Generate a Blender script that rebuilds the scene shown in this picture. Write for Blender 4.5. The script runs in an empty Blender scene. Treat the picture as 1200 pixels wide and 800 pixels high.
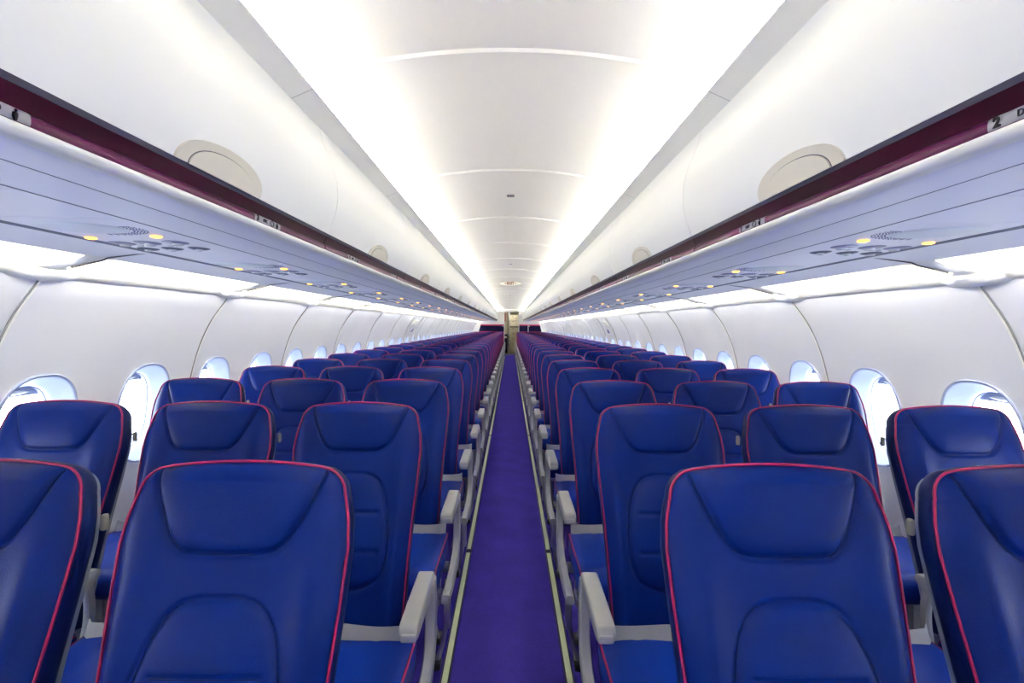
import bpy, bmesh, math, random
import numpy as np
from mathutils import Vector, Matrix

random.seed(7)
H = 1.403            # eye height above the cabin floor
Y0, Y1 = -2.2, 23.62 # cabin length built (camera stands at y = 0)
scene = bpy.context.scene
C = scene.collection

# ------------------------------------------------------------------ camera, world, exposure
cam_data = bpy.data.cameras.new('camera')
cam = bpy.data.objects.new('camera', cam_data)
C.objects.link(cam)
cam.location = (0.003, 0, H)
cam.rotation_euler = (math.radians(90), math.radians(-0.35), 0)
cam_data.sensor_width = 36
cam_data.lens = 570 / 1200 * 36
cam_data.shift_x = 2 / 1200
cam_data.shift_y = -18 / 1200
cam_data.clip_start = 0.02
cam_data.clip_end = 200
scene.camera = cam

world = bpy.data.worlds.new('world')
scene.world = world
world.use_nodes = True
bg = world.node_tree.nodes['Background']
bg.inputs[0].default_value = (0.88, 0.94, 1.0, 1)
bg.inputs[1].default_value = 9.5

scene.view_settings.view_transform = 'Standard'
scene.view_settings.look = 'None'
scene.view_settings.gamma = 1
scene.view_settings.use_curve_mapping = False
scene.view_settings.exposure = 0.90
scene.cycles.max_bounces = 14
scene.cycles.diffuse_bounces = 9
scene.cycles.glossy_bounces = 3
scene.cycles.transparent_max_bounces = 12
scene.cycles.sample_clamp_indirect = 8
scene.cycles.caustics_reflective = False
scene.cycles.caustics_refractive = False

CEIL_LIGHT = 76.0
WALL_LIGHT = 38.0

# daylight portals: tell the renderer where the sky comes in (no light of their own)
for sx in (-1, 1):
    ld = bpy.data.lights.new('daylight_portal', 'AREA')
    ld.shape = 'RECTANGLE'
    ld.size = Y1 - Y0
    ld.size_y = 0.42
    ld.cycles.is_portal = True
    lo = bpy.data.objects.new('daylight_portal', ld)
    C.objects.link(lo)
    lo.location = (sx * 1.99, (Y0 + Y1) / 2, 0.97)
    # local -Z must point inward, local X along the cabin
    xax = Vector((0, 1, 0)); zax = Vector((sx, 0, 0)); yax = zax.cross(xax)
    lo.matrix_world = Matrix.Translation(lo.location) @ Matrix((xax, yax, zax)).transposed().to_4x4()

# ------------------------------------------------------------------ materials
def mat(name, col, rough=0.5, metal=0.0, spec=0.5, emis=None, estr=0.0, bump=None, var=None, coat=0.0):
    m = bpy.data.materials.new(name)
    m.use_nodes = True
    nt = m.node_tree
    b = nt.nodes['Principled BSDF']
    b.inputs['Base Color'].default_value = (*col, 1)
    b.inputs['Roughness'].default_value = rough
    b.inputs['Metallic'].default_value = metal
    b.inputs['Specular IOR Level'].default_value = spec
    b.inputs['Coat Weight'].default_value = coat
    if emis:
        b.inputs['Emission Color'].default_value = (*emis, 1)
        b.inputs['Emission Strength'].default_value = estr
    tc = None
    if bump or var:
        tc = nt.nodes.new('ShaderNodeTexCoord')
    if var:       # (scale, amount)
        n = nt.nodes.new('ShaderNodeTexNoise'); n.inputs['Scale'].default_value = var[0]
        n.inputs['Detail'].default_value = 3
        nt.links.new(tc.outputs['Object'], n.inputs['Vector'])
        mx = nt.nodes.new('ShaderNodeMix'); mx.data_type = 'RGBA'
        mx.inputs['A'].default_value = (*[c * (1 - var[1]) for c in col], 1)
        mx.inputs['B'].default_value = (*[min(1, c * (1 + var[1])) for c in col], 1)
        nt.links.new(n.outputs['Fac'], mx.inputs['Factor'])
        nt.links.new(mx.outputs['Result'], b.inputs['Base Color'])
    if bump:      # (kind, scale, strength)
        if bump[0] == 'voronoi':
            n = nt.nodes.new('ShaderNodeTexVoronoi'); o = n.outputs['Distance']
        else:
            n = nt.nodes.new('ShaderNodeTexNoise'); n.inputs['Detail'].default_value = 4; o = n.outputs['Fac']
        n.inputs['Scale'].default_value = bump[1]
        nt.links.new(tc.outputs['Object'], n.inputs['Vector'])
        bp = nt.nodes.new('ShaderNodeBump')
        bp.inputs['Strength'].default_value = bump[2]
        bp.inputs['Distance'].default_value = 0.001
        nt.links.new(o, bp.inputs['Height'])
        nt.links.new(bp.outputs['Normal'], b.inputs['Normal'])
    return m

M = {}
M['ceiling'] = mat('ceiling_plastic', (0.86, 0.845, 0.80), 0.5, spec=0.3)
M['bin'] = mat('bin_plastic', (0.88, 0.88, 0.86), 0.42, spec=0.35)
M['binunder'] = mat('bin_under_plastic', (0.84, 0.85, 0.93), 0.45, spec=0.4, bump=('noise', 900, 0.08))
M['psu'] = mat('service_panel_plastic', (0.82, 0.83, 0.93), 0.4, spec=0.4, bump=('noise', 900, 0.06))
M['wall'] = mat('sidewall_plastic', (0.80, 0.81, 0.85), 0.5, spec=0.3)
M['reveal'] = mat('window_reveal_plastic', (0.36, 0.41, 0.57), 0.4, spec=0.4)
M['cove'] = mat('cove_plastic', (0.88, 0.86, 0.78), 0.6, spec=0.2)
M['leather'] = mat('blue_leather', (0.0006, 0.0085, 0.092), 0.33, spec=0.075, bump=('voronoi', 420, 0.25), var=(6, 0.10))
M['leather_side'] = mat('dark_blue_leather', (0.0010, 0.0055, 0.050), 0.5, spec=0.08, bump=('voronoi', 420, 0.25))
M['cushion'] = mat('blue_cushion_leather', (0.0015, 0.016, 0.17), 0.42, spec=0.10, bump=('voronoi', 420, 0.25))
M['thread'] = mat('navy_thread', (0.003, 0.006, 0.035), 0.7, spec=0.1)
M['piping'] = mat('magenta_piping', (0.22, 0.001, 0.052), 0.4, spec=0.3)
M['magenta'] = mat('magenta_fabric_band', (0.42, 0.005, 0.08), 0.5)
M['shell'] = mat('grey_seat_shell', (0.23, 0.25, 0.29), 0.5)
M['arm'] = mat('grey_armrest_plastic', (0.34, 0.34, 0.33), 0.42, var=(30, 0.06))
M['armcap'] = mat('light_grey_plastic', (0.40, 0.405, 0.41), 0.4)
M['rib'] = mat('shadow_grey_plastic', (0.25, 0.26, 0.27), 0.5)
M['belt'] = mat('grey_belt_webbing', (0.34, 0.34, 0.345), 0.65, bump=('noise', 300, 0.3))
M['steel'] = mat('brushed_steel', (0.42, 0.42, 0.44), 0.35, metal=0.9)
M['black'] = mat('black_plastic', (0.012, 0.012, 0.014), 0.5)
M['maroon'] = mat('dark_maroon_plastic', (0.014, 0.0001, 0.0065), 0.35, spec=0.04)
M['maroon2'] = mat('maroon_rail', (0.045, 0.001, 0.030), 0.35, spec=0.10)
M['slot'] = mat('dark_slot', (0.045, 0.045, 0.075), 0.5)
M['trimwhite'] = mat('white_edge_plastic', (0.92, 0.92, 0.87), 0.35)
M['latch'] = mat('beige_latch_plastic', (0.70, 0.66, 0.56), 0.4)
M['walljoint'] = mat('wall_joint_grey', (0.26, 0.26, 0.27), 0.8, spec=0.1)
M['gap'] = mat('gap_dark', (0.10, 0.10, 0.11), 0.8, spec=0.1)
M['gapblue'] = mat('panel_gap_grey', (0.13, 0.15, 0.22), 0.7, spec=0.2)
M['seam'] = mat('panel_seam_grey', (0.42, 0.42, 0.42), 0.6)
M['amber'] = mat('amber_lamp', (0.9, 0.4, 0.05), 0.4, emis=(1.0, 0.42, 0.06), estr=2.4)
M['lens'] = mat('lamp_lens', (0.75, 0.78, 0.85), 0.15, spec=0.8)
M['lampdark'] = mat('lamp_socket_blue_grey', (0.16, 0.17, 0.34), 0.35)
M['placard'] = mat('grey_placard', (0.17, 0.17, 0.22), 0.4)
M['ink'] = mat('placard_ink', (0.004, 0.004, 0.008), 0.5, spec=0.1)
M['exitlens'] = mat('exit_sign_lens', (0.6, 0.6, 0.52), 0.4, emis=(1, 0.98, 0.85), estr=0.12)
M['exitink'] = mat('exit_sign_red', (0.12, 0.015, 0.01), 0.5)
M['strip'] = mat('photoluminescent_strip', (0.88, 0.95, 0.58), 0.4, spec=0.4)
M['edging'] = mat('navy_strip_edging', (0.008, 0.012, 0.03), 0.45)
M['navy'] = mat('navy_bulkhead', (0.003, 0.004, 0.032), 0.5, spec=0.1)
M['galley'] = mat('galley_beige', (0.46, 0.42, 0.31), 0.5, var=(3, 0.08))
M['galleyw'] = mat('galley_cream', (0.66, 0.62, 0.48), 0.5)
M['galleydark'] = mat('galley_dark', (0.10, 0.09, 0.07), 0.6)
M['red'] = mat('red_plastic', (0.45, 0.02, 0.03), 0.5)
M['greybox'] = mat('lavatory_grey', (0.55, 0.57, 0.58), 0.5)
M['warm'] = mat('warm_tube', (1, 1, 1), 0.5, emis=(1.0, 0.965, 0.87), estr=CEIL_LIGHT)
M['warm2'] = mat('warm_sidewall_tube', (1, 1, 1), 0.5, emis=(1.0, 0.965, 0.86), estr=WALL_LIGHT)
M['galleylamp'] = mat('galley_lamp', (1, 1, 1), 0.5, emis=(1.0, 0.93, 0.78), estr=18)
M['hook'] = mat('taupe_hook_plastic', (0.27, 0.26, 0.22), 0.45)
M['dust'] = mat('grey_cap', (0.2, 0.2, 0.22), 0.6)

# carpet: ribbed weave
m = bpy.data.materials.new('violet_blue_carpet'); m.use_nodes = True
nt = m.node_tree; b = nt.nodes['Principled BSDF']
b.inputs['Roughness'].default_value = 0.95; b.inputs['Specular IOR Level'].default_value = 0.1
b.inputs['Specular IOR Level'].default_value = 0.02
tc = nt.nodes.new('ShaderNodeTexCoord')
mp = nt.nodes.new('ShaderNodeMapping'); mp.inputs['Scale'].default_value = (210, 110, 1)
nt.links.new(tc.outputs['Object'], mp.inputs['Vector'])
ck = nt.nodes.new('ShaderNodeTexVoronoi'); ck.inputs['Scale'].default_value = 1.0; ck.inputs['Randomness'].default_value = 0.35
nt.links.new(mp.outputs['Vector'], ck.inputs['Vector'])
n2 = nt.nodes.new('ShaderNodeTexNoise'); n2.inputs['Scale'].default_value = 5; n2.inputs['Detail'].default_value = 5
nt.links.new(tc.outputs['Object'], n2.inputs['Vector'])
r1 = nt.nodes.new('ShaderNodeMix'); r1.data_type = 'RGBA'
r1.inputs['A'].default_value = (0.058, 0.040, 0.36, 1); r1.inputs['B'].default_value = (0.017, 0.010, 0.135, 1)
nt.links.new(ck.outputs['Distance'], r1.inputs['Factor'])
r2 = nt.nodes.new('ShaderNodeMix'); r2.data_type = 'RGBA'; r2.blend_type = 'MULTIPLY'; r2.inputs['Factor'].default_value = 0.5
nt.links.new(r1.outputs['Result'], r2.inputs['A']); nt.links.new(n2.outputs['Fac'], r2.inputs['B'])
nt.links.new(r2.outputs['Result'], b.inputs['Base Color'])
bp = nt.nodes.new('ShaderNodeBump'); bp.inputs['Strength'].default_value = 0.5; bp.inputs['Distance'].default_value = 0.002
bp.invert = True
nt.links.new(ck.outputs['Distance'], bp.inputs['Height']); nt.links.new(bp.outputs['Normal'], b.inputs['Normal'])
M['carpet'] = m

# window pane: clear acrylic
m = bpy.data.materials.new('window_acrylic'); m.use_nodes = True
nt = m.node_tree; nt.nodes.clear()
out = nt.nodes.new('ShaderNodeOutputMaterial'); mx = nt.nodes.new('ShaderNodeMixShader')
tr = nt.nodes.new('ShaderNodeBsdfTransparent'); gl = nt.nodes.new('ShaderNodeBsdfGlossy')
tr.inputs[0].default_value = (0.96, 0.98, 1, 1); gl.inputs['Roughness'].default_value = 0.05
mx.inputs[0].default_value = 0.06
nt.links.new(tr.outputs[0], mx.inputs[1]); nt.links.new(gl.outputs[0], mx.inputs[2]); nt.links.new(mx.outputs[0], out.inputs[0])
M['glass'] = m

# ------------------------------------------------------------------ helpers
def link(name, mesh, m=None, parent=None):
    o = bpy.data.objects.new(name, mesh)
    C.objects.link(o)
    if m is not None and not mesh.materials:
        for q in (m if isinstance(m, (list, tuple)) else [m]):
            mesh.materials.append(q)
    if parent is not None:
        o.parent = parent
    return o

def pymesh(name, verts, faces, smooth=True, mats=None):
    me = bpy.data.meshes.new(name)
    me.from_pydata([tuple(map(float, v)) for v in verts], [], [tuple(map(int, f)) for f in faces])
    if smooth:
        me.polygons.foreach_set('use_smooth', [True] * len(me.polygons))
    me.update()
    return me

class MB:
    """collects shapes and becomes ONE mesh"""
    def __init__(s): s.v = []; s.f = []; s.mi = []
    def add(s, verts, faces, mi=0):
        n = len(s.v)
        s.v += [tuple(map(float, v)) for v in verts]
        s.f += [tuple(int(i) + n for i in f) for f in faces]
        s.mi += [mi] * len(faces)
        return s
    def box(s, x0, x1, y0, y1, z0, z1, r=0.0, seg=2, mi=0):
        bm = bmesh.new()
        bmesh.ops.create_cube(bm, size=1)
        for v in bm.verts:
            v.co = Vector(((x0 + x1) / 2 + v.co.x * (x1 - x0), (y0 + y1) / 2 + v.co.y * (y1 - y0), (z0 + z1) / 2 + v.co.z * (z1 - z0)))
        if r > 0:
            bmesh.ops.bevel(bm, geom=bm.edges[:], offset=r, segments=seg, profile=0.5, affect='EDGES', clamp_overlap=True)
        bm.verts.index_update()
        s.add([v.co[:] for v in bm.verts], [[v.index for v in f.verts] for f in bm.faces], mi)
        bm.free(); return s
    def tube(s, pts, r, n=8, caps=True, mi=0, closed=False):
        pts = [Vector(p) for p in pts]; N = len(pts)
        rr = r if isinstance(r, (list, tuple)) else [r] * N
        verts = []; ref = None
        for i, p in enumerate(pts):
            a = pts[(i - 1) % N] if (closed or i > 0) else p
            c = pts[(i + 1) % N] if (closed or i < N - 1) else p
            t = (c - a).normalized()
            if ref is None:
                ref = t.cross(Vector((0.3, 0.9, 0.2)) if abs(t.x) > 0.8 else Vector((1, 0, 0))).normalized()
            ref = (ref - t * ref.dot(t)).normalized()
            b = t.cross(ref)
            for k in range(n):
                an = 2 * math.pi * k / n
                verts.append(p + (ref * math.cos(an) + b * math.sin(an)) * rr[i])
        faces = []
        for i in range(N if closed else N - 1):
            j = (i + 1) % N
            for k in range(n):
                k2 = (k + 1) % n
                faces.append((i * n + k, i * n + k2, j * n + k2, j * n + k))
        if caps and not closed:
            faces.append(tuple(range(n - 1, -1, -1))); faces.append(tuple((N - 1) * n + k for k in range(n)))
        return s.add(verts, faces, mi)
    def cyl(s, p0, p1, r, n=16, mi=0): return s.tube([p0, p1], r, n, True, mi)
    def extrude(s, poly, ax0, ax1, mp, mi=0):
        """poly: closed 2D list; mp(a, u, v) -> 3D ; from a=ax0 to ax1"""
        n = len(poly)
        verts = [mp(ax0, *p) for p in poly] + [mp(ax1, *p) for p in poly]
        faces = [(i, (i + 1) % n, n + (i + 1) % n, n + i) for i in range(n)]
        faces += [tuple(range(n - 1, -1, -1)), tuple(range(n, 2 * n))]
        return s.add(verts, faces, mi)
    def mesh(s, name, smooth=True, angle=35):
        me = pymesh(name, s.v, s.f, smooth)
        if any(s.mi):
            me.polygons.foreach_set('material_index', s.mi)
        bm = bmesh.new(); bm.from_mesh(me)
        bmesh.ops.recalc_face_normals(bm, faces=bm.faces)
        if smooth:
            ca = math.cos(math.radians(angle))
            for e in bm.edges:
                if len(e.link_faces) == 2 and e.link_faces[0].normal.dot(e.link_faces[1].normal) < ca:
                    e.smooth = False
        bm.to_mesh(me); bm.free()
        return me
    def build(s, name, m, parent=None, smooth=True, angle=35):
        return link(name, s.mesh(name, smooth, angle), m, parent)

def thing(name, label, cat, loc=(0, 0, 0), group=None):
    o = bpy.data.objects.new(name, None)
    o.empty_display_size = 0.1
    C.objects.link(o); o.location = loc
    o['label'] = label; o['category'] = cat
    if group: o['group'] = group
    return o

def tag(o, label, cat, group=None):
    o['label'] = label; o['category'] = cat
    if group: o['group'] = group
    return o

def struct(o):
    o['kind'] = 'structure'; return o

def copy_tree(o, parent=None):
    c = o.copy(); C.objects.link(c)
    if parent is not None: c.parent = parent
    for ch in list(o.children): copy_tree(ch, c)
    return c

def catmull(pts, n=8, closed=False):
    P = [np.array(p, float) for p in pts]; out = []
    N = len(P); rng = range(N) if closed else range(N - 1)
    for i in rng:
        p1 = P[i]; p2 = P[(i + 1) % N]
        p0 = P[(i - 1) % N] if (closed or i > 0) else 2 * p1 - p2
        p3 = P[(i + 2) % N] if (closed or i + 2 < N) else 2 * p2 - p1
        for k in range(n):
            t = k / n
            out.append(0.5 * ((2 * p1) + (-p0 + p2) * t + (2 * p0 - 5 * p1 + 4 * p2 - p3) * t * t + (-p0 + 3 * p1 - 3 * p2 + p3) * t ** 3))
    if not closed: out.append(P[-1])
    return out

ONES = ['', 'first', 'second', 'third', 'fourth', 'fifth', 'sixth', 'seventh', 'eighth', 'ninth', 'tenth', 'eleventh', 'twelfth',
        'thirteenth', 'fourteenth', 'fifteenth', 'sixteenth', 'seventeenth', 'eighteenth', 'nineteenth']
def ordinal(n):
    if n < 20: return ONES[n]
    tens = {2: ('twentieth', 'twenty'), 3: ('thirtieth', 'thirty'), 4: ('fortieth', 'forty')}[n // 10]
    return tens[0] if n % 10 == 0 else tens[1] + '-' + ONES[n % 10]
def side_name(sx): return 'left' if sx < 0 else 'right'

def fix_normals_from(me, normals):
    me.normals_split_custom_set_from_vertices([tuple(n) for n in normals])

# ------------------------------------------------------------------ floor
mb = MB().box(-1.72, 1.72, Y0, Y1 + 0.02, -0.03, 0)
struct(mb.build('floor', M['carpet'], smooth=False))

# ------------------------------------------------------------------ side walls with window holes
PROF = [(1.585, .168), (1.625, .115), (1.675, .05), (1.722, -.03), (1.76, -.12), (1.79, -.22), (1.812, -.33), (1.826, -.45), (1.832, -.58),
        (1.828, -.72), (1.808, -.88), (1.775, -1.03), (1.735, -1.18), (1.69, -1.31), (1.655, -1.403)]
pf = np.array(catmull([(x, z + H) for x, z in PROF], 6))
arc = np.concatenate([[0], np.cumsum(np.hypot(*np.diff(pf, axis=0).T))])
QT = arc[-1]
def prof(q):
    return np.array([np.interp(q, arc, pf[:, 0]), np.interp(q, arc, pf[:, 1])])
QC = float(np.interp(-(0.965), -pf[:, 1], arc))         # arc position of the window centre
PC = prof(QC); TN = prof(QC + .05) - prof(QC - .05); TN /= np.linalg.norm(TN)
NO = np.array([-TN[1], TN[0]]);
if NO[0] < 0: NO = -NO                                  # outward normal at window height
WP = 0.55; JY = 1.65; WY0 = 1.60                                    # window pitch, panel joint position
WA, WB = .168, .238                                     # outer reveal half sizes
def wall_pt(y, q):
    p = prof(q)
    k = math.exp(-((q - 0.30) / 0.28) ** 2)
    off = 0.007 * math.cos(2 * math.pi * (y - WY0) / WP) * k
    return np.array([p[0] - off, y, p[1]])
def wall_n(y, q):
    e = .004
    a = wall_pt(y + e, q) - wall_pt(y - e, q); b = wall_pt(y, min(q + e, QT)) - wall_pt(y, max(q - e, 0))
    n = np.cross(a, b); n /= np.linalg.norm(n)
    if n[0] > 0: n = -n
    return n
def sell(phi, a, b, p=2.5):
    c, s = math.cos(phi), math.sin(phi)
    return a * math.copysign(abs(c) ** (2 / p), c), b * math.copysign(abs(s) ** (2 / p), s)

def wall_cell():
    V = []; F = []; N = []; idx = {}
    def put(y, q):
        k = (round(y, 5), round(q, 5))
        if k not in idx:
            idx[k] = len(V); V.append(wall_pt(y, q)); N.append(wall_n(y, q))
        return idx[k]
    hw = WP / 2; qa, qb = QC - .30, QC + .30
    y_c = WY0 + hw
    # plain grids above and below
    for q0, q1, nq in ((0, qa, 14), (qb, QT, 16)):
        for i in range(nq):
            for j in range(12):
                ys = [y_c - hw + WP * (j + d) / 12 for d in (0, 1)]
                qs = [q0 + (q1 - q0) * (i + d) / nq for d in (0, 1)]
                F.append((put(ys[0], qs[0]), put(ys[1], qs[0]), put(ys[1], qs[1]), put(ys[0], qs[1])))
    n = 56; rs = 5
    ring = []
    for k in range(n):
        phi = 2 * math.pi * k / n
        ey, eq = sell(phi, WA, WB)
        c, s = math.cos(phi), math.sin(phi)
        t = min(hw / abs(c) if abs(c) > 1e-6 else 9, .30 / abs(s) if abs(s) > 1e-6 else 9)
        # snap one point near each corner
        by, bq = c * t, s * t
        ring.append([(ey + (by - ey) * r / rs, eq + (bq - eq) * r / rs) for r in range(rs + 1)])
    ca = math.atan2(.30, hw)
    for cphi in (ca, math.pi - ca, math.pi + ca, 2 * math.pi - ca):
        k = round(cphi / (2 * math.pi) * n) % n
        ey, eq = ring[k][0]
        by = math.copysign(hw, math.cos(cphi)); bq = math.copysign(.30, math.sin(cphi))
        ring[k] = [(ey + (by - ey) * r / rs, eq + (bq - eq) * r / rs) for r in range(rs + 1)]
    for k in range(n):
        k2 = (k + 1) % n
        for r in range(rs):
            F.append(tuple(put(y_c + a, QC + b) for a, b in (ring[k][r], ring[k2][r], ring[k2][r + 1], ring[k][r + 1])))
    return np.array(V), F, np.array(N)

cellV, cellF, cellN = wall_cell()
k_lo = math.floor((Y0 - WY0) / WP); k_hi = math.ceil((Y1 - WY0) / WP)
WIN_Y = [WY0 + WP * k + WP / 2 for k in range(k_lo, k_hi)]
DOOR_Y = 8.55                                            # an emergency exit interrupts the windows there
for sx in (-1, 1):
    V = []; F = []; N = []
    for k in range(k_lo, k_hi):
        n0 = len(V)
        for v in cellV: V.append((v[0] * sx, v[1] + WP * k, v[2]))
        for q in cellN: N.append((q[0] * sx, q[1], q[2]))
        for f in cellF:
            a, b_, c_ = (np.array(V[f[i] + n0]) for i in (0, 1, 2)); nn = np.cross(b_ - a, c_ - a)
            if np.linalg.norm(nn) < 1e-12: a, b_, c_ = (np.array(V[f[i] + n0]) for i in (0, 2, 3)); nn = np.cross(b_ - a, c_ - a)
            g = tuple(i + n0 for i in f)
            F.append(g if np.dot(nn, N[g[0]]) > 0 else g[::-1])
    me = pymesh('wall', V, F)
    fix_normals_from(me, N)
    struct(link('wall_' + side_name(sx), me, M['wall']))

# vertical panel joints: a dark gap with a light lip, each its own strip
def joint_mesh(sx):
    mb = MB(); n = 40
    for (ya, yb, lift, mi) in ((-.0045, .0015, .0035, 0), (.0015, .0085, .0055, 1)):
        v = []; f = []
        for i in range(n + 1):
            q = 0.01 + (QT - .02) * i / n
            p = wall_pt(JY, q); nn = wall_n(JY, q)
            for yy in (ya, yb):
                v.append(((p[0] + nn[0] * lift) * sx, yy, p[2] + nn[2] * lift))
            for yy in (yb, ya):
                v.append(((p[0] - nn[0] * .01) * sx, yy, p[2] - nn[2] * .01))
        for i in range(n):
            for j in range(4):
                a = i * 4 + j; b2 = i * 4 + (j + 1) % 4
                f.append((a, b2, b2 + 4, a + 4))
        mb.add(v, f, mi)
    return mb.mesh('trim', True)
for sx in (-1, 1):
    me = joint_mesh(sx); me.materials.append(M['walljoint']); me.materials.append(M['trimwhite'])
    k = 0
    y = JY - 2 * 1.1
    while y < Y1:
        o = bpy.data.objects.new('trim_%d' % (k + (1 if sx < 0 else 31)), me); C.objects.link(o); struct(o)
        o.location = (0, y, 0); y += 1.1; k += 1

# windows: reveal, rim, pane, shade (one shared set per side)
def win_pt(sx, ly, lq, dep):
    p = wall_pt(WY0 + WP / 2 + ly, QC + lq)
    return (sx * (p[0] + NO[0] * dep), ly, p[2] + NO[1] * dep)
def window_meshes(sx):
    n = 64
    prof_r = [(1.035, -.001), (1.02, -.007), (.99, -.007), (.97, .0), (.93, .018), (.85, .045), (.80, .060), (.765, .070), (.755, .080), (.755, .115)]
    V = []; F = []
    for (s, d) in prof_r:
        for k in range(n):
            ey, eq = sell(2 * math.pi * k / n, WA * s, WB * (1 - (1 - s) * .85))
            V.append(win_pt(sx, ey, eq, d))
    for i in range(len(prof_r) - 1):
        for k in range(n):
            k2 = (k + 1) % n
            F.append((i * n + k, i * n + k2, (i + 1) * n + k2, (i + 1) * n + k))
    mb = MB().add(V, F); reveal = mb.mesh('window_reveal', True, 60)
    # pane: two sided slab
    V = []; F = []
    for d in (.110, .113):
        for k in range(n):
            ey, eq = sell(2 * math.pi * k / n, WA * .76, WB * .796)
            c = wall_pt(WY0 + WP / 2, QC)
            V.append((sx * (c[0] + TN[0] * eq + NO[0] * d), ey, c[2] + TN[1] * eq + NO[1] * d))
    F = [tuple(range(n)), tuple(range(2 * n - 1, n - 1, -1))] + [(k, (k + 1) % n, n + (k + 1) % n, n + k) for k in range(n)]
    pane = MB().add(V, F).mesh('window_pane', False)
    # black thin gasket line around the opening
    pts = []
    for k in range(n):
        ey, eq = sell(2 * math.pi * k / n, WA * .757, WB * .792)
        pts.append(win_pt(sx, ey, eq, .079))
    gasket = MB().tube(pts, .0022, 6, closed=True).mesh('window_gasket')
    # shade pulled down a little at the top, with a lens shaped finger grip
    mb = MB()
    def pl(ly, lq, dep):
        c = wall_pt(WY0 + WP / 2, QC)
        return (sx * (c[0] + TN[0] * lq + NO[0] * dep), ly, c[2] + TN[1] * lq + NO[1] * dep)
    V = []; F = []; m = 24
    for i in range(m + 1):
        t = -1 + 2 * i / m
        y = t * WA * .72
        top = -WB * .79 * (1 - abs(t * .9) ** 2.5) ** (1 / 2.5)
        bot = max(-WB * .79 + .042, top)
        for dd in (.092, .097):
            V += [pl(y, top, dd), pl(y, bot, dd)]
    for i in range(m):
        a = i * 4; b2 = a + 4
        F += [(a, a + 1, b2 + 1, b2), (a + 2, b2 + 2, b2 + 3, a + 3), (a + 1, a + 3, b2 + 3, b2 + 1), (a, b2, b2 + 2, a + 2)]
    mb.add(V, F); shade = mb.mesh('window_shade', True)
    V = []; F = []; m = 18
    for i in range(m + 1):
        t = -1 + 2 * i / m
        w = .009 * (1 - t * t)
        for (oq, od) in ((-w, .0), (0, -.009 * (1 - t * t)), (w, 0)):
            V.append(pl(t * .055, -WB * .79 + .028 + oq, .091 + od))
    for i in range(m):
        a = i * 3
        F += [(a, a + 1, a + 4, a + 3), (a + 1, a + 2, a + 5, a + 4)]
    grip = MB().add(V, F).mesh('shade_grip')
    return reveal, pane, gasket, shade, grip
wn = 0
for sx in (-1, 1):
    ms = window_meshes(sx)
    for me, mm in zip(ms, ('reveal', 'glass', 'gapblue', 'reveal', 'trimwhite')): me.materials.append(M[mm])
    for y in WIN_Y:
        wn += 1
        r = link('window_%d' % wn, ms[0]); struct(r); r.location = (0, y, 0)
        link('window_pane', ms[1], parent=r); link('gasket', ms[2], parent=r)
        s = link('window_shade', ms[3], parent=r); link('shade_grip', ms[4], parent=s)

# emergency exit door outline with its handle cover, mid cabin
for i, sx in enumerate((-1, 1)):
    mb = MB()
    for yy in (DOOR_Y - .42, DOOR_Y + .42):
        pts = [wall_pt(JY, q) for q in np.linspace(.03, QT * .98, 30)]
        mb.tube([(sx * (p[0] - .004), yy, p[2]) for p in pts], .008, 6)
    d = mb.build('door_%d' % (i + 1), M['seam']); struct(d)
    p = wall_pt(JY, .14); q = wall_pt(JY, .30)
    mb = MB().box(-.012, .012, -.16, .16, -.05, .05, .01)
    h = mb.build('door_handle_cover', M['trimwhite'], d); h.location = (sx * (p[0] - .004), DOOR_Y, p[2]); h.rotation_euler = (0, sx * -.62, 0)
    mb = MB().box(-.012, .012, -.05, .05, -.035, .035, .01)
    h = mb.build('door_handle', M['lampdark'], d); h.location = (sx * (q[0] - .012), DOOR_Y + .02, q[2]); h.rotation_euler = (0, sx * -.42, 0)

# baseboards
for sx in (-1, 1):
    mb = MB().box(min(sx * 1.60, sx * 1.655), max(sx * 1.60, sx * 1.655), Y0, Y1, 0, .10, .006)
    struct(mb.build('baseboard_' + side_name(sx), M['shell']))

# ------------------------------------------------------------------ ceiling vault
CP = [(0, .818), (.12, .815), (.25, .804), (.38, .785), (.50, .760), (.586, .739), (.65, .727), (.72, .720)]
half = catmull([(x, z + H) for x, z in CP], 4)
cpts = [(-x, z) for x, z in half[::-1]][:-1] + [(x, z) for x, z in half]
JC = 1.44; CPITCH = 1.10
ys = []
k = math.floor((Y0 - JC) / CPITCH)
while JC + CPITCH * k < Y1:
    j = JC + CPITCH * k
    ys += [j - .02, j - .010, j - .006, j - .003, j, j + .002, j + .003, j + .006, j + .012, j + .02, j + .2, j + .55, j + .9]
    k += 1
ys = [y for y in ys if Y0 <= y <= Y1 + .05]; ys = [Y0] + ys + [Y1 + .05]
def ridge(y):
    t = (y - JC) / CPITCH; t = (t - round(t)) * CPITCH
    r = .0
    if -.010 <= t <= .0: r = .007 * (t + .010) / .010      # lip of the nearer panel hangs lower ...
    elif 0 < t <= .003: r = -.006                          # ... then a narrow gap
    return r
V = []; F = []
n = len(cpts)
for y in ys:
    rr = ridge(y)
    for x, z in cpts: V.append((x, y, z - rr))
for i in range(len(ys) - 1):
    for j in range(n - 1):
        F.append((i * n + j, i * n + j + 1, (i + 1) * n + j + 1, (i + 1) * n + j))
me = MB().add(V, F).mesh('ceiling', True, 25)
struct(link('ceiling', me, M['ceiling']))
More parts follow.
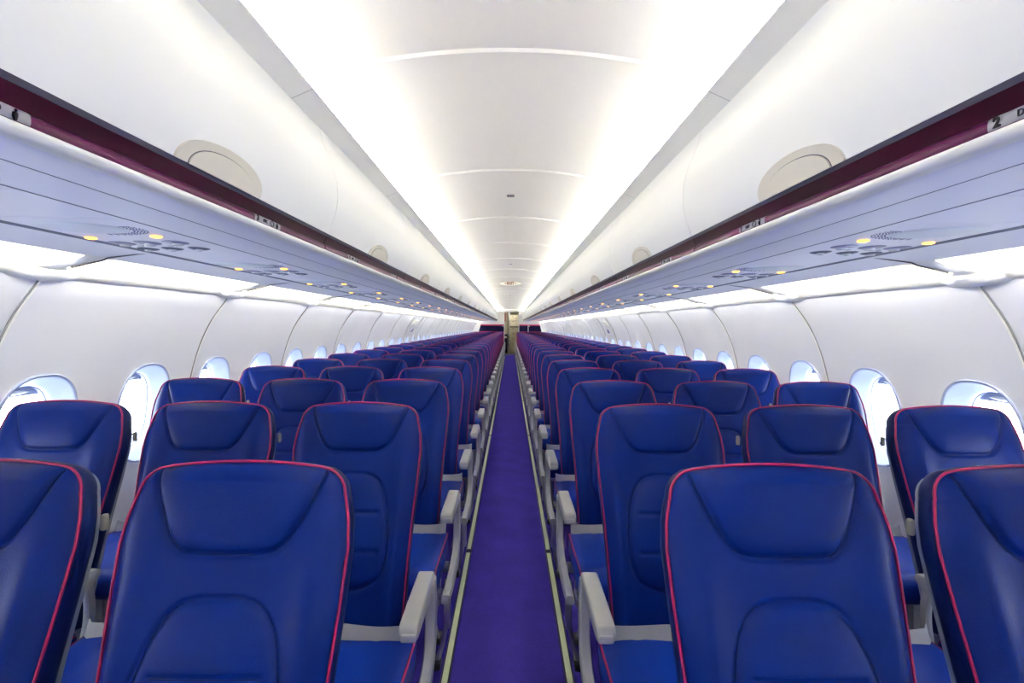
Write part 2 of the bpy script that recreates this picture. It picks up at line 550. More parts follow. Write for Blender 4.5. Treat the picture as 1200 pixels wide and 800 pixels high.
# cove lips along both edges of the vault
for i, sx in enumerate((-1, 1)):
    poly = [(.586, .700), (.588, .706), (.650, .680), (.668, .674), (.668, .668), (.650, .6715)]
    mb = MB().extrude([(x * sx, z + H) for x, z in poly], Y0, Y1, lambda a, u, v: (u, a, v))
    o = mb.build('trim_%d' % (71 + i), M['ceiling'], angle=20); struct(o)
    sm = MB()
    y = JC - 3 * CPITCH
    while y < Y1:
        sm.add([(sx * .5865, y, H + .6992), (sx * .650, y, H + .6705), (sx * .650, y + .003, H + .6705), (sx * .5865, y + .003, H + .6992)], [(0, 1, 2, 3)])
        y += CPITCH
    sm.build('lip_seam', M['seam'], o)
    # light tube lying behind the lip
    mb = MB(); y = Y0 + .1
    while y < Y1 - .1:
        y2 = min(y + 1.06, Y1 - .05)
        mb.box(min(sx * .604, sx * .646), max(sx * .604, sx * .646), y, y2, H + .7015, H + .7055)
        y += 1.10
    o = mb.build('cove_light_tube', M['warm'], smooth=False)
    tag(o, 'long warm white light tube hidden above the %s edge of the ceiling' % side_name(sx), 'light')

# fuselage crown that closes the cabin above the bins
pts = [(1.74, 1.36), (1.80, 1.56), (1.80, 1.80), (1.55, 2.20), (1.0, 2.42), (0, 2.50)]
pts = pts + [(-x, z) for x, z in pts[::-1][1:]]
inner = pts; outer = [(x * 1.02, z + .02) for x, z in pts]
mb = MB(); n = len(pts)
V = [(x, Y0 - .05, z) for x, z in inner] + [(x, Y1 + 3.6, z) for x, z in inner]
mb.add(V, [(i, i + 1, n + i + 1, n + i) for i in range(n - 1)])
o = mb.build('ceiling_crown', M['wall'], smooth=False); struct(o)

# wall behind the camera
mb = MB().box(-1.95, 1.95, Y0 - .10, Y0, -.1, 2.55)
struct(mb.build('wall_back', M['wall'], smooth=False))
# lower closing panels below the windows to the outside
for sx in (-1, 1):
    pass

# ------------------------------------------------------------------ overhead bins
SEAM = 1.65; BL = 1.22
DOORP = catmull([(.616, .3085), (.603, .345), (.590, .390), (.585, .434), (.590, .490), (.606, .545), (.630, .605), (.650, .668), (.668, .715)], 5)
DOORP = [(x, z + H) for x, z in DOORP]
dpa = np.array(DOORP); darc = np.concatenate([[0], np.cumsum(np.hypot(*np.diff(dpa, axis=0).T))])
def door_pt(q, lift=0.0):
    x = np.interp(q, darc, dpa[:, 0]); z = np.interp(q, darc, dpa[:, 1])
    a = np.array([np.interp(q + .004, darc, dpa[:, 0]), np.interp(q + .004, darc, dpa[:, 1])]); b_ = np.array([np.interp(q - .004, darc, dpa[:, 0]), np.interp(q - .004, darc, dpa[:, 1])])
    t = (a - b_); t /= np.linalg.norm(t) + 1e-9
    nn = np.array([-t[1], t[0]])
    if nn[0] > 0: nn = -nn
    return x + nn[0] * lift, z + nn[1] * lift

def bin_meshes(sx):
    R = {}
    g = .0022
    # door: thick shell
    poly = DOORP + [(x + .02, z) for x, z in DOORP[::-1]]
    R['bin_door'] = MB().extrude([(x * sx, z) for x, z in poly], g, BL - g, lambda a, u, v: (u, a, v)).mesh('bin_door', True, 40)
    # shadow gap liner behind doors
    off = 0.0
    # body: underside and rear
    under = [(.634, .2445), (.640, .2400), (.652, .2372), (.67, .2362), (.7285, .2355), (.729, .2375), (.7305, .2375), (.731, .2350), (.80, .2340), (.853, .2332), (.856, .236),
             (.856, .30), (1.30, .34), (1.30, .62), (.80, .735), (.69, .70), (.645, .34), (.640, .30)]
    R['bin_body'] = MB().extrude([(x * sx, z + H) for x, z in under], off + g * .6, off + BL - g * .6, lambda a, u, v: (u, a, v)).mesh('bin_body', True, 30)
    edge = [(.6270, .2560), (.6262, .2530), (.6280, .2475), (.6335, .2430), (.6400, .2395), (.646, .2385), (.646, .256)]
    R['edge_trim'] = MB().extrude([(x * sx, z + H) for x, z in edge], off + g * .6, off + BL - g * .6, lambda a, u, v: (u, a, v)).mesh('edge_trim', True, 60)
    sm = MB()
    for xa_, xb_, zz in ((.7280, .7312, .2352), (.8525, .8590, .2330)):
        sm.extrude([(xa_ * sx, zz + H), (xb_ * sx, zz + H), (xb_ * sx, zz + H + .003), (xa_ * sx, zz + H + .003)], off, off + BL, lambda a, u, v: (u, a, v))
    R['underside_seam'] = sm.mesh('underside_seam', False)
    slot = [(.6165, .3085), (.6220, .3010), (.640, .3010), (.640, .3085)]
    R['finger_slot'] = MB().extrude([(x * sx, z + H) for x, z in slot], off, off + BL, lambda a, u, v: (u, a, v)).mesh('finger_slot', False)
    rail = [(.6222, .3008), (.6290, .2830), (.6310, .2745), (.640, .2745), (.640, .3008)]
    R['upper_rail'] = MB().extrude([(x * sx, z + H) for x, z in rail], off + g, off + BL - g, lambda a, u, v: (u, a, v)).mesh('upper_rail', True, 30)
    lip = [(.6308, .2743), (.6275, .2715), (.6262, .2660), (.6262, .2600), (.6272, .2562), (.640, .2562), (.640, .2743)]
    R['hand_rail'] = MB().extrude([(x * sx, z + H) for x, z in lip], off + g * 2, off + BL - g * 2, lambda a, u, v: (u, a, v)).mesh('hand_rail', True, 50)
    # half-moon latch on the lower middle of the door
    def moon(r0, r1, l0, l1, a, b_, name):
        V = []; F = []; n = 40; m = 6
        for i in range(m + 1):
            r = r0 + (r1 - r0) * i / m; l = l0 + (l1 - l0) * i / m
            for k in range(n + 1):
                ph = math.pi * k / n
                q = r * b_ * math.sin(ph) ** .8
                x, z = door_pt(q, l)
                V.append((sx * x, BL / 2 + r * a * math.cos(ph), z))
        for i in range(m):
            for k in range(n):
                p = i * (n + 1) + k
                F.append((p, p + 1, p + n + 2, p + n + 1))
        # turn the rim down to the door so it has thickness
        base = m * (n + 1); s0 = len(V)
        for k in range(n + 1):
            ph = math.pi * k / n
            x, z = door_pt(r1 * b_ * math.sin(ph) ** .8, -.002)
            V.append((sx * x, BL / 2 + r1 * a * math.cos(ph), z))
        for k in range(n): F.append((base + k, base + k + 1, s0 + k + 1, s0 + k))
        return MB().add(V, F).mesh(name, True, 50)
    R['latch_surround'] = moon(.76, 1.0, .0022, .0050, .150, .064, 'latch_surround')
    R['latch_gap'] = moon(.0, .775, .0018, .0018, .150, .064, 'latch_gap')
    R['latch_handle'] = moon(.0, .735, .0042, .0046, .150, .064, 'latch_handle')
    return R
BM = {'underside_seam': 'gapblue', 'bin_door': 'bin', 'bin_body': 'binunder', 'edge_trim': 'trimwhite', 'finger_slot': 'slot', 'upper_rail': 'maroon', 'hand_rail': 'maroon2',
      'latch_surround': 'latch', 'latch_gap': 'gap', 'latch_handle': 'latch'}

def text_mesh(s, size, name='lettering', extrude=.0008, align='LEFT', bold=0.0):
    cu = bpy.data.curves.new(name, 'FONT'); cu.body = s; cu.size = size; cu.extrude = extrude; cu.resolution_u = 3
    cu.offset = bold; cu.align_x = align; cu.align_y = 'CENTER'
    o = bpy.data.objects.new(name, cu); C.objects.link(o)
    bpy.context.view_layer.update()
    me = bpy.data.meshes.new_from_object(o.evaluated_get(bpy.context.evaluated_depsgraph_get()))
    bpy.data.objects.remove(o); bpy.data.curves.remove(cu)
    me.name = name
    return me

bins = {}
nb = 0
for sx in (-1, 1):
    R = bin_meshes(sx)
    for kk, me in R.items(): me.materials.append(M[BM[kk]])
    k = -3; cnt = 0
    while SEAM + BL * k < Y1 - .5:
        y = SEAM + BL * k
        if y + BL > Y0:
            vis = k + 2
            if y + BL < 0.3:
                lab = 'white overhead bin behind the viewpoint above the %s seats' % side_name(sx)
            else:
                cnt += 1
                lab = 'white overhead bin with half-moon latch and maroon rail, %s from the viewer on the %s' % (ordinal(cnt), side_name(sx))
            t = thing('overhead_bin', lab, 'overhead bin', (0, y, 0), 'overhead bins along both sides')
            for kk, me in R.items():
                if kk in ('latch_gap', 'latch_handle'): continue
                o = link(kk, me, parent=t)
                if kk == 'latch_surround':
                    link('latch_gap', R['latch_gap'], parent=o); link('latch_handle', R['latch_handle'], parent=o)
        k += 1
    # dark backing behind the door seams
    mb = MB().box(min(sx * .62, sx * .64), max(sx * .62, sx * .64), Y0, Y1, H + .33, H + .66)

# row placards on the maroon rail
PY0, PP = .570, .69
for sx in (-1, 1):
    for r in range(0, 32):
        yc = PY0 + PP * r
        if yc > Y1 - .4: break
        row = r + 2
        # curved sliver following the rail, 13 cm long
        arcp = [(.6316, .2752), (.6266, .2722), (.6252, .2660), (.6252, .2605), (.6262, .2568)]
        mb = MB(); V = []; F = []
        for (x, z) in arcp:
            for yy in (-.066, .066): V.append((sx * (x), yy, z + H))
        for i in range(len(arcp) - 1): F.append((i * 2, i * 2 + 1, i * 2 + 3, i * 2 + 2))
        V2 = [(v[0] + sx * .0012, v[1], v[2]) for v in V]; n = len(V)
        F2 = [tuple(i + n for i in f[::-1]) for f in F]
        if r == 0:
            if sx < 0: plm = {}
            mb.add(V + V2, F + F2); plm[sx] = mb.mesh('row_placard'); plm[sx].materials.append(M['placard'])
        o = link('row_placard', plm[sx]); o.location = (0, yc, 0)
        tag(o, 'grey seat placard on the maroon rail of the %s bins, %s from the viewer' % (side_name(sx), ordinal(r + 1) if r else 'nearest'), 'sign', 'row placards on the bin rails')
        if r < 9:
            rot = Matrix(((0, 0, -sx), (-sx * 1.0, 0, 0), (0, 1, 0)))      # text x -> along cabin, y -> up, z -> towards aisle
            num = text_mesh(str(row), .019, 'row_number', bold=.0006); num.materials.append(M['ink'])
            let = text_mesh('ABC' if sx < 0 else 'DEF', .012, 'seat_letters'); let.materials.append(M['ink'])
            for me, off in ((num, -.058), (let, -.028)):
                c = link(me.name, me, parent=o)
                xa = Vector((0, -sx, 0)); ya = Vector((0, 0, 1)); za = xa.cross(ya)
                c.matrix_local = Matrix.Translation(xa * off + Vector((sx * .6245, 0, H + .2645))) @ Matrix((xa, ya, za)).transposed().to_4x4()
            # small pictograms: a window frame and a seated person
            mb = MB()
            xa = Vector((0, -sx, 0))
            def pt(u, v): return Vector((sx * .6242, 0, H + .2645)) + xa * u + Vector((0, 0, v))
            ringp = [pt(.018 + .008 * math.cos(a) * (1.1), .0065 * math.sin(a)) for a in np.linspace(0, 2 * math.pi, 20, endpoint=False)]
            mb.tube(ringp, .0009, 5, closed=True)
            mb.tube([pt(.045, .0045), pt(.0455, .0045)], .0022, 8)
            mb.tube([pt(.0445, .0015), pt(.0440, -.003), pt(.0450, -.0085)], [.0030, .0034, .0016], 8)
            mb.build('pictogram', M['ink'], o)

# ------------------------------------------------------------------ passenger service units
def psu_pt(sx, x, y, drop=0.0):
    z = .2335 + (x - .86) / (1.215 - .86) * .0057
    return (sx * x, y, H + z - drop)
def psu_build(sx):
    root = thing('passenger_service_unit', '', 'service panel', (0, 0, 0), 'service panels under the bins')
    L = .735
    mb = MB()
    def slab(x0, x1, y0, y1, dz=0.0):
        V = []
        for (x, y) in ((x0, y0), (x1, y0), (x1, y1), (x0, y1)):
            V.append(psu_pt(sx, x, y, dz))
        V += [(v[0], v[1], v[2] + .012) for v in V]
        mb.add(V, [(0, 1, 2, 3), (7, 6, 5, 4), (0, 4, 5, 1), (1, 5, 6, 2), (2, 6, 7, 3), (3, 7, 4, 0)])
    slab(.860, 1.180, .0015, .500); slab(.860, 1.180, .5025, L - .0015)
    panel = mb.build('panel', M['psu'], root, smooth=False)
    # oval oxygen cover with a perforated speaker crescent
    mb = MB(); V = [psu_pt(sx, 1.058, .115, .005)]; F = []
    n = 40
    for r, dz in ((.45, .0050), (.8, .0040), (.95, .0022), (1.0, .0)):
        for k in range(n):
            a = 2 * math.pi * k / n
            V.append(psu_pt(sx, 1.058 + .112 * r * math.cos(a), .115 + .072 * r * math.sin(a), dz))
    F += [(0, 1 + (k + 1) % n, 1 + k) for k in range(n)]
    for i in range(3):
        for k in range(n):
            k2 = (k + 1) % n
            F.append((1 + i * n + k, 1 + i * n + k2, 1 + (i + 1) * n + k2, 1 + (i + 1) * n + k))
    mb.add(V, F); mb.build('oxygen_mask_cover', M['lens2'], root)
    mb = MB()
    for i in range(16):
        for j in range(5):
            a = math.radians(88 + i * 7.5); rr = 1.04 + j * .07
            x = 1.052 + .108 * rr * math.cos(a); y = .118 + .068 * rr * math.sin(a)
            x = min(max(x, .872), 1.175)
            p = psu_pt(sx, x, y, -.0004); q = psu_pt(sx, x, y, .0012)
            mb.cyl(p, q, .0020, 6)
    mb.build('speaker_grille', M['lampdark'], root, smooth=False)
    # amber sign lamps
    for x, y in ((.945, .215), (1.160, .262)):
        mb = MB(); p = psu_pt(sx, x, y, -.001); q = psu_pt(sx, x, y, .003)
        mb.tube([p, q, (q[0], q[1], q[2] - .002)], [.014, .014, .009], 18); mb.build('sign_lamp', M['amber'], root)
    cols = (.962, 1.055, 1.143)
    for i, x in enumerate(cols):
        y = .315 + i * .018
        mb = MB(); p = psu_pt(sx, x, y, -.001)
        mb.tube([p, (p[0], p[1], p[2] - .0025), (p[0], p[1], p[2] - .004), (p[0], p[1], p[2] - .0045)], [.036, .033, .024, .020], 24)
        rl = mb.build('reading_light', M['lampdark'], root)
        mb = MB(); mb.tube([(p[0], p[1] + .010, p[2] - .004), (p[0], p[1] + .010, p[2] - .009)], [.016, .012], 16); mb.build('lens', M['lens'], rl)
        y = .422 + i * .016
        mb = MB(); p = psu_pt(sx, x, y, -.001)
        mb.tube([p, (p[0], p[1], p[2] - .002), (p[0], p[1], p[2] - .005), (p[0], p[1], p[2] - .0055)], [.031, .029, .019, .014], 24)
        av = mb.build('air_nozzle', M['gapblue'], root)
        mb = MB(); mb.tube([(p[0], p[1], p[2] - .005), (p[0], p[1], p[2] - .010)], [.012, .008], 14); mb.build('nozzle_tip', M['lens'], av)
    for i, x in enumerate((1.015, 1.118)):
        mb = MB(); p = psu_pt(sx, x, .372 + i * .016, -.001)
        mb.tube([p, (p[0], p[1], p[2] - .004)], [.009, .008], 12); mb.build('call_button', M['lens'], root)
    return root
M['lens2'] = mat('oval_cover_plastic', (0.68, 0.74, 0.82), 0.4)
for sx in (-1, 1):
    proto = None; y = 1.085 - .735 * 3; k = 0; cnt = 0
    while y + .735 < Y1:
        if proto is None: proto = psu_build(sx); o = proto
        else: o = copy_tree(proto)
        o.location = (0, y, 0)
        if y + .7 < .3: o['label'] = 'pale service panel behind the viewpoint under the %s bins' % side_name(sx)
        else:
            cnt += 1
            o['label'] = 'pale lilac service panel with reading lights, %s from the viewer under the %s bins' % (ordinal(cnt), side_name(sx))
        y += .735
    # gap channel beside the service units and the outer valance panel
    ch = [(1.181, .2380), (1.214, .2388), (1.219, .2440), (1.225, .2440), (1.225, .256), (1.185, .256), (1.185, .250), (1.181, .250)]
    o = MB().extrude([(x * sx, z + H) for x, z in ch], Y0, Y1, lambda a, u, v: (u, a, v)).build('trim_%d' % (75 + (sx > 0)), M['gapblue'], smooth=False); struct(o)
    op = [(1.2145, .2392), (1.30, .2345), (1.372, .2265), (1.386, .2235), (1.389, .2250), (1.386, .2330), (1.30, .246), (1.222, .252)]
    o = MB().extrude([(x * sx, z + H) for x, z in op], Y0, Y1, lambda a, u, v: (u, a, v)).build('trim_%d' % (77 + (sx > 0)), M['binunder'], angle=40); struct(o)
    # reflector recess and ledge above the side wall
    rc = [(1.555, .1880), (1.575, .1905), (1.62, .193), (1.68, .205), (1.715, .235), (1.70, .275), (1.62, .300), (1.50, .310), (1.30, .300),
          (1.30, .312), (1.50, .322), (1.64, .312), (1.725, .285), (1.74, .23), (1.70, .190), (1.63, .172), (1.60, .160), (1.588, .158), (1.572, .166), (1.556, .178), (1.551, .184)]
    o = MB().extrude([(x * sx, z + H) for x, z in rc], Y0, Y1, lambda a, u, v: (u, a, v)).build('trim_%d' % (79 + (sx > 0)), M['cove'], angle=50); struct(o)
    # light tube on top of the outer valance
    mb = MB(); y = Y0 + .1
    while y < Y1 - .2:
        V = [(1.335, .252), (1.375, .243), (1.378, .249), (1.338, .258)]
        mb.extrude([(x * sx, z + H) for x, z in V], y, min(y + 1.04, Y1 - .05), lambda a, u, v: (u, a, v)); y += 1.10
    o = mb.build('cove_light_tube', M['warm2'], smooth=False)
    tag(o, 'long warm light tube hidden above the %s windows behind the service panels' % side_name(sx), 'light')
    # bridges between valance and ledge at each wall joint
    W = [(0, .085), (.12, .055), (.3, .037), (.5, .026), (.75, .022), (.86, .032), (.94, .065), (1.0, .11)]
    tt = np.linspace(0, 1, 20)
    V = []; F = []; nw = 8
    for t in tt:
        hw = np.interp(t, [w[0] for w in W], [w[1] for w in W])
        x = 1.372 + (1.562 - 1.372) * t; z = .2255 + (.183 - .2255) * t - .006 * math.sin(math.pi * t)
        for j in range(nw + 1):
            s = -1 + 2 * j / nw
            V.append((sx * x, hw * s, H + z + .012 * (s * s) * math.sin(math.pi * min(1, t * 1.02)) * 1.0))
    for i in range(len(tt) - 1):
        for j in range(nw):
            a = i * (nw + 1) + j
            F.append((a, a + 1, a + nw + 2, a + nw + 1))
    # flared drop under the ledge
    base = MB().add(V, F)
    V = []; F = []; m = 24
    for i in range(m + 1):
        s = -1 + 2 * i / m; d = (1 - s * s)
        for (x, z) in ((1.553, .186), (1.558 - .012 * d, .176 - .004 * d), (1.570 - .010 * d, .163 - .010 * d), (1.592, .156 - .012 * d)):
            V.append((sx * x, s * .115, H + z))
    for i in range(m):
        for j in range(3):
            a = i * 4 + j; F.append((a, a + 1, a + 5, a + 4))
    base.add(V, F)
    bme = base.mesh('trim', True, 50); bme.materials.append(M['bin'])
    sm = MB(); pp = []
    for t in np.linspace(0, .86, 14):
        x = 1.22 + (1.53 - 1.22) * t; z = .2425 - (x - 1.22) * .125 if x < 1.372 else .2255 + (.183 - .2255) * (x - 1.372) / .19 - .008
        pp.append((sx * x, 0, H + z - .0015))
    sme = sm.tube(pp, [.0012 + .0022 * (i / 13) for i in range(14)], 6).mesh('seam'); sme.materials.append(M['gap'])
    y = JY - 2 * 1.1; k = 0
    while y < Y1 - .1:
        o = link('trim_%d' % ((90 if sx < 0 else 120) + k), bme); o.location = (0, y, 0); struct(o)
        link('seam', sme, parent=o)
        y += 1.1; k += 1

# ------------------------------------------------------------------ ceiling fittings
def vault_z(x): return H + float(np.interp(abs(x), [p[0] for p in CP], [p[1] for p in CP]))
for d, w, nm in ((3.05, .024, 'nearest the viewer'), (6.40, .022, 'further along beyond the nearest one'), (9.9, .022, 'just beyond the exit sign'), (12.9, .022, 'farthest down the aisle')):
    t = thing('ceiling_sensor', 'small dark rectangular sensor on the ceiling centreline, ' + nm, 'sensor', (0, d, vault_z(0)), 'small sensors on the ceiling')
    MB().box(-w, w, -.026, .026, -.003, .004, .002).build('bezel', M['shell'], t)
    mb = MB()
    for i in range(5): mb.box(-w * .85 + i * w * .36, -w * .85 + i * w * .36 + w * .24, -.02, .02, -.0045, -.002)
    mb.build('grille', M['black'], t, smooth=False)
t = thing('exit_sign', 'oval lit EXIT sign with side arrows hanging from the ceiling', 'exit sign', (0, 8.95, vault_z(0) - .035))
mb = MB(); V = []; F = []; n = 36; rings = [(0.0, -.030), (.5, -.028), (.8, -.022), (.95, -.010), (1.0, 0.0), (.98, .03)]
V.append((0, -.030, 0))
for r, dy in rings[1:]:
    for k in range(n):
        a = 2 * math.pi * k / n; V.append((.205 * r * math.cos(a), dy, .046 * r * math.sin(a)))
F = [(0, 1 + k, 1 + (k + 1) % n) for k in range(n)]
for i in range(len(rings) - 2):
    for k in range(n):
        k2 = (k + 1) % n; F.append((1 + i * n + k, 1 + i * n + k2, 1 + (i + 1) * n + k2, 1 + (i + 1) * n + k))
F.append(tuple(1 + (len(rings) - 2) * n + k for k in range(n)))
mb.add(V, F); mb.build('lens', M['exitlens'], t)
MB().box(-.10, .10, 0.0, .03, .03, .045, .004).build('mount', M['ceiling'], t)
me = text_mesh('EXIT', .066, 'lettering', .002, 'CENTER', .0035); me.materials.append(M['exitink'])
c = link('lettering', me, parent=t); c.location = (0, -.034, 0); c.rotation_euler = (math.radians(90), 0, 0)
for s in (-1, 1):
    mb = MB().extrude([(s * .085, .014), (s * .108, 0), (s * .085, -.014)], -.035, -.032, lambda a, u, v: (u, a, v))
    mb.build('arrow', M['exitink'], t, smooth=False)

# ------------------------------------------------------------------ floor path strips
for sx in (-1, 1):
    t = thing('floor_path_strip', 'pale green glow strip with dark edging on the carpet along the %s of the aisle' % side_name(sx), 'floor strip', (sx * .2475, 0, 0), 'glow strips along the aisle')
    edging = MB(); glow = MB()
    y = -.6
    segs = []
    for L in [1.9, 1.75, 3.2] + [2.9] * 7:
        y2 = min(y + L, Y1 - .3); segs.append((y, y2 - .05)); y = y2
        if y >= Y1 - .3: break
    for a, b_ in segs:
        edging.extrude([(-.0195, .0), (-.0165, .004), (.0165, .004), (.0195, .0)], a - .02, b_ + .02, lambda q, u, v: (u, q, v + .0005))
        glow.box(-.0118, .0118, a, b_, .0040, .0060, .0008, 1)
    edging.build('edging', M['edging'], t, smooth=False); glow.build('glow_strip', M['strip'], t, smooth=False)

# ------------------------------------------------------------------ seats
TH = math.atan(.205 / .67); SN, CS = math.sin(TH), math.cos(TH); BLN = .70
def bmap(u, v, w, sx=1):
    return (sx * u, -.205 + v * SN - w * CS, .46 + v * CS + w * SN)
HW = [(0, .186), (.1, .188), (.22, .192), (.33, .198), (.45, .207), (.55, .2125), (.60, .2085), (.64, .2000)]
RC = .060
def halfw(v):
    hw = np.interp(v, [h[0] for h in HW], [h[1] for h in HW])
    vs = BLN - RC
    if v > vs:
        t = min(1, (v - vs) / RC)
        hw = .199 - .001 - RC * (1 - math.sqrt(max(0, 1 - t ** 2.2)))*0.92
    return float(hw)
head = [(.163, .693), (.150, .655), (.132, .612), (.112, .572), (.092, .550), (.068, .541), (.0, .539)]
head = catmull(head, 6); head = [tuple(p) for p in head]; head = head + [(-x, y) for x, y in head[::-1][1:]]
lum = [(0, .462), (.06, .459), (.098, .440), (.125, .400), (.144, .335), (.152, .265), (.146, .195), (.118, .148), (.06, .124), (0, .120),
       (-.06, .124), (-.118, .148), (-.146, .195), (-.152, .265), (-.144, .335), (-.125, .400), (-.098, .440), (-.06, .459)]
lum = [(x * .86, y + .006) for x, y in catmull(lum, 5, closed=True)]
st1 = [(-.092, .350), (.092, .350)]; st2 = [(-.098, .236), (.098, .236)]
def dist_poly(U, Vv, poly, closed=False):
    d = np.full(U.shape, 9.0); n = len(poly)
    for i in range(n if closed else n - 1):
        ax, ay = poly[i]; bx, by = poly[(i + 1) % n]
        dx, dy = bx - ax, by - ay; L2 = dx * dx + dy * dy + 1e-12
        t = np.clip(((U - ax) * dx + (Vv - ay) * dy) / L2, 0, 1)
        d = np.minimum(d, np.hypot(U - ax - t * dx, Vv - ay - t * dy))
    return d
def inside(U, Vv, poly):
    r = np.zeros(U.shape, bool); n = len(poly)
    for i in range(n):
        ax, ay = poly[i]; bx, by = poly[(i + 1) % n]
        if abs(by - ay) < 1e-12: continue
        c = ((ay > Vv) != (by > Vv)) & (U < (bx - ax) * (Vv - ay) / (by - ay) + ax)
        r ^= c
    return r
headpoly = head + [(-.163, .80), (.163, .80)]
def wfun(U, Vv, E):
    """height of the upholstery above the piping plane; E is the distance to the outline"""
    dh = dist_poly(U, Vv, head); dl = dist_poly(U, Vv, lum, True)
    ih = inside(U, Vv, headpoly); il = inside(U, Vv, lum)
    w = .022 * (1 - np.exp(-np.maximum(E, 0) / .018))
    w += .017 * np.exp(-((np.abs(U) - .160) / .034) ** 2) * np.clip((.62 - Vv) / .2, 0, 1) * np.clip(E / .03, 0, 1)      # side bolsters
    w += .012 * np.exp(-((Vv - .20) / .16) ** 2) * np.clip(E / .04, 0, 1)                    # lumbar curve
    w += np.where(ih, .014 * (1 - np.exp(-dh / .022)) * np.clip(E / .035, 0, 1), 0)
    w += np.where(il, .015 * (1 - np.exp(-dl / .022)), 0)
    w -= .0072 * np.exp(-(dh / .0042) ** 2) * np.clip(E / .012, 0, 1)
    w -= .0072 * np.exp(-(dl / .0042) ** 2)
    for st in (st1, st2):
        ds = dist_poly(U, Vv, st); w -= .0055 * np.exp(-(ds / .0060) ** 2)
    return w
def seat_front():
    nu, nv = 97, 151
    u1 = np.linspace(-1, 1, nu); u1 = np.sign(u1) * np.abs(u1) ** .93
    v1 = np.linspace(0, 1, nv); v1 = 1 - (1 - v1) ** 1.15
    v1 = v1 * BLN
    U = np.zeros((nv, nu)); Vv = np.zeros((nv, nu)); E = np.zeros((nv, nu))
    for i, v in enumerate(v1):
        hw = halfw(v); U[i] = u1 * hw
        crown = .010 * (1 - (u1 * .98) ** 2) * np.clip((v - .3) / .4, 0, 1)
        Vv[i] = v + crown - .006 * np.clip((v - .55) / .15, 0, 1)
        E[i] = np.minimum((1 - np.abs(u1)) * hw, (BLN - v) * 1.0 + 0.0)
    return U, Vv, E
FU, FV, FE = seat_front(); FW = wfun(FU, FV, FE)
FW[FE <= 1e-6] = 0
nvv, nuu = FU.shape

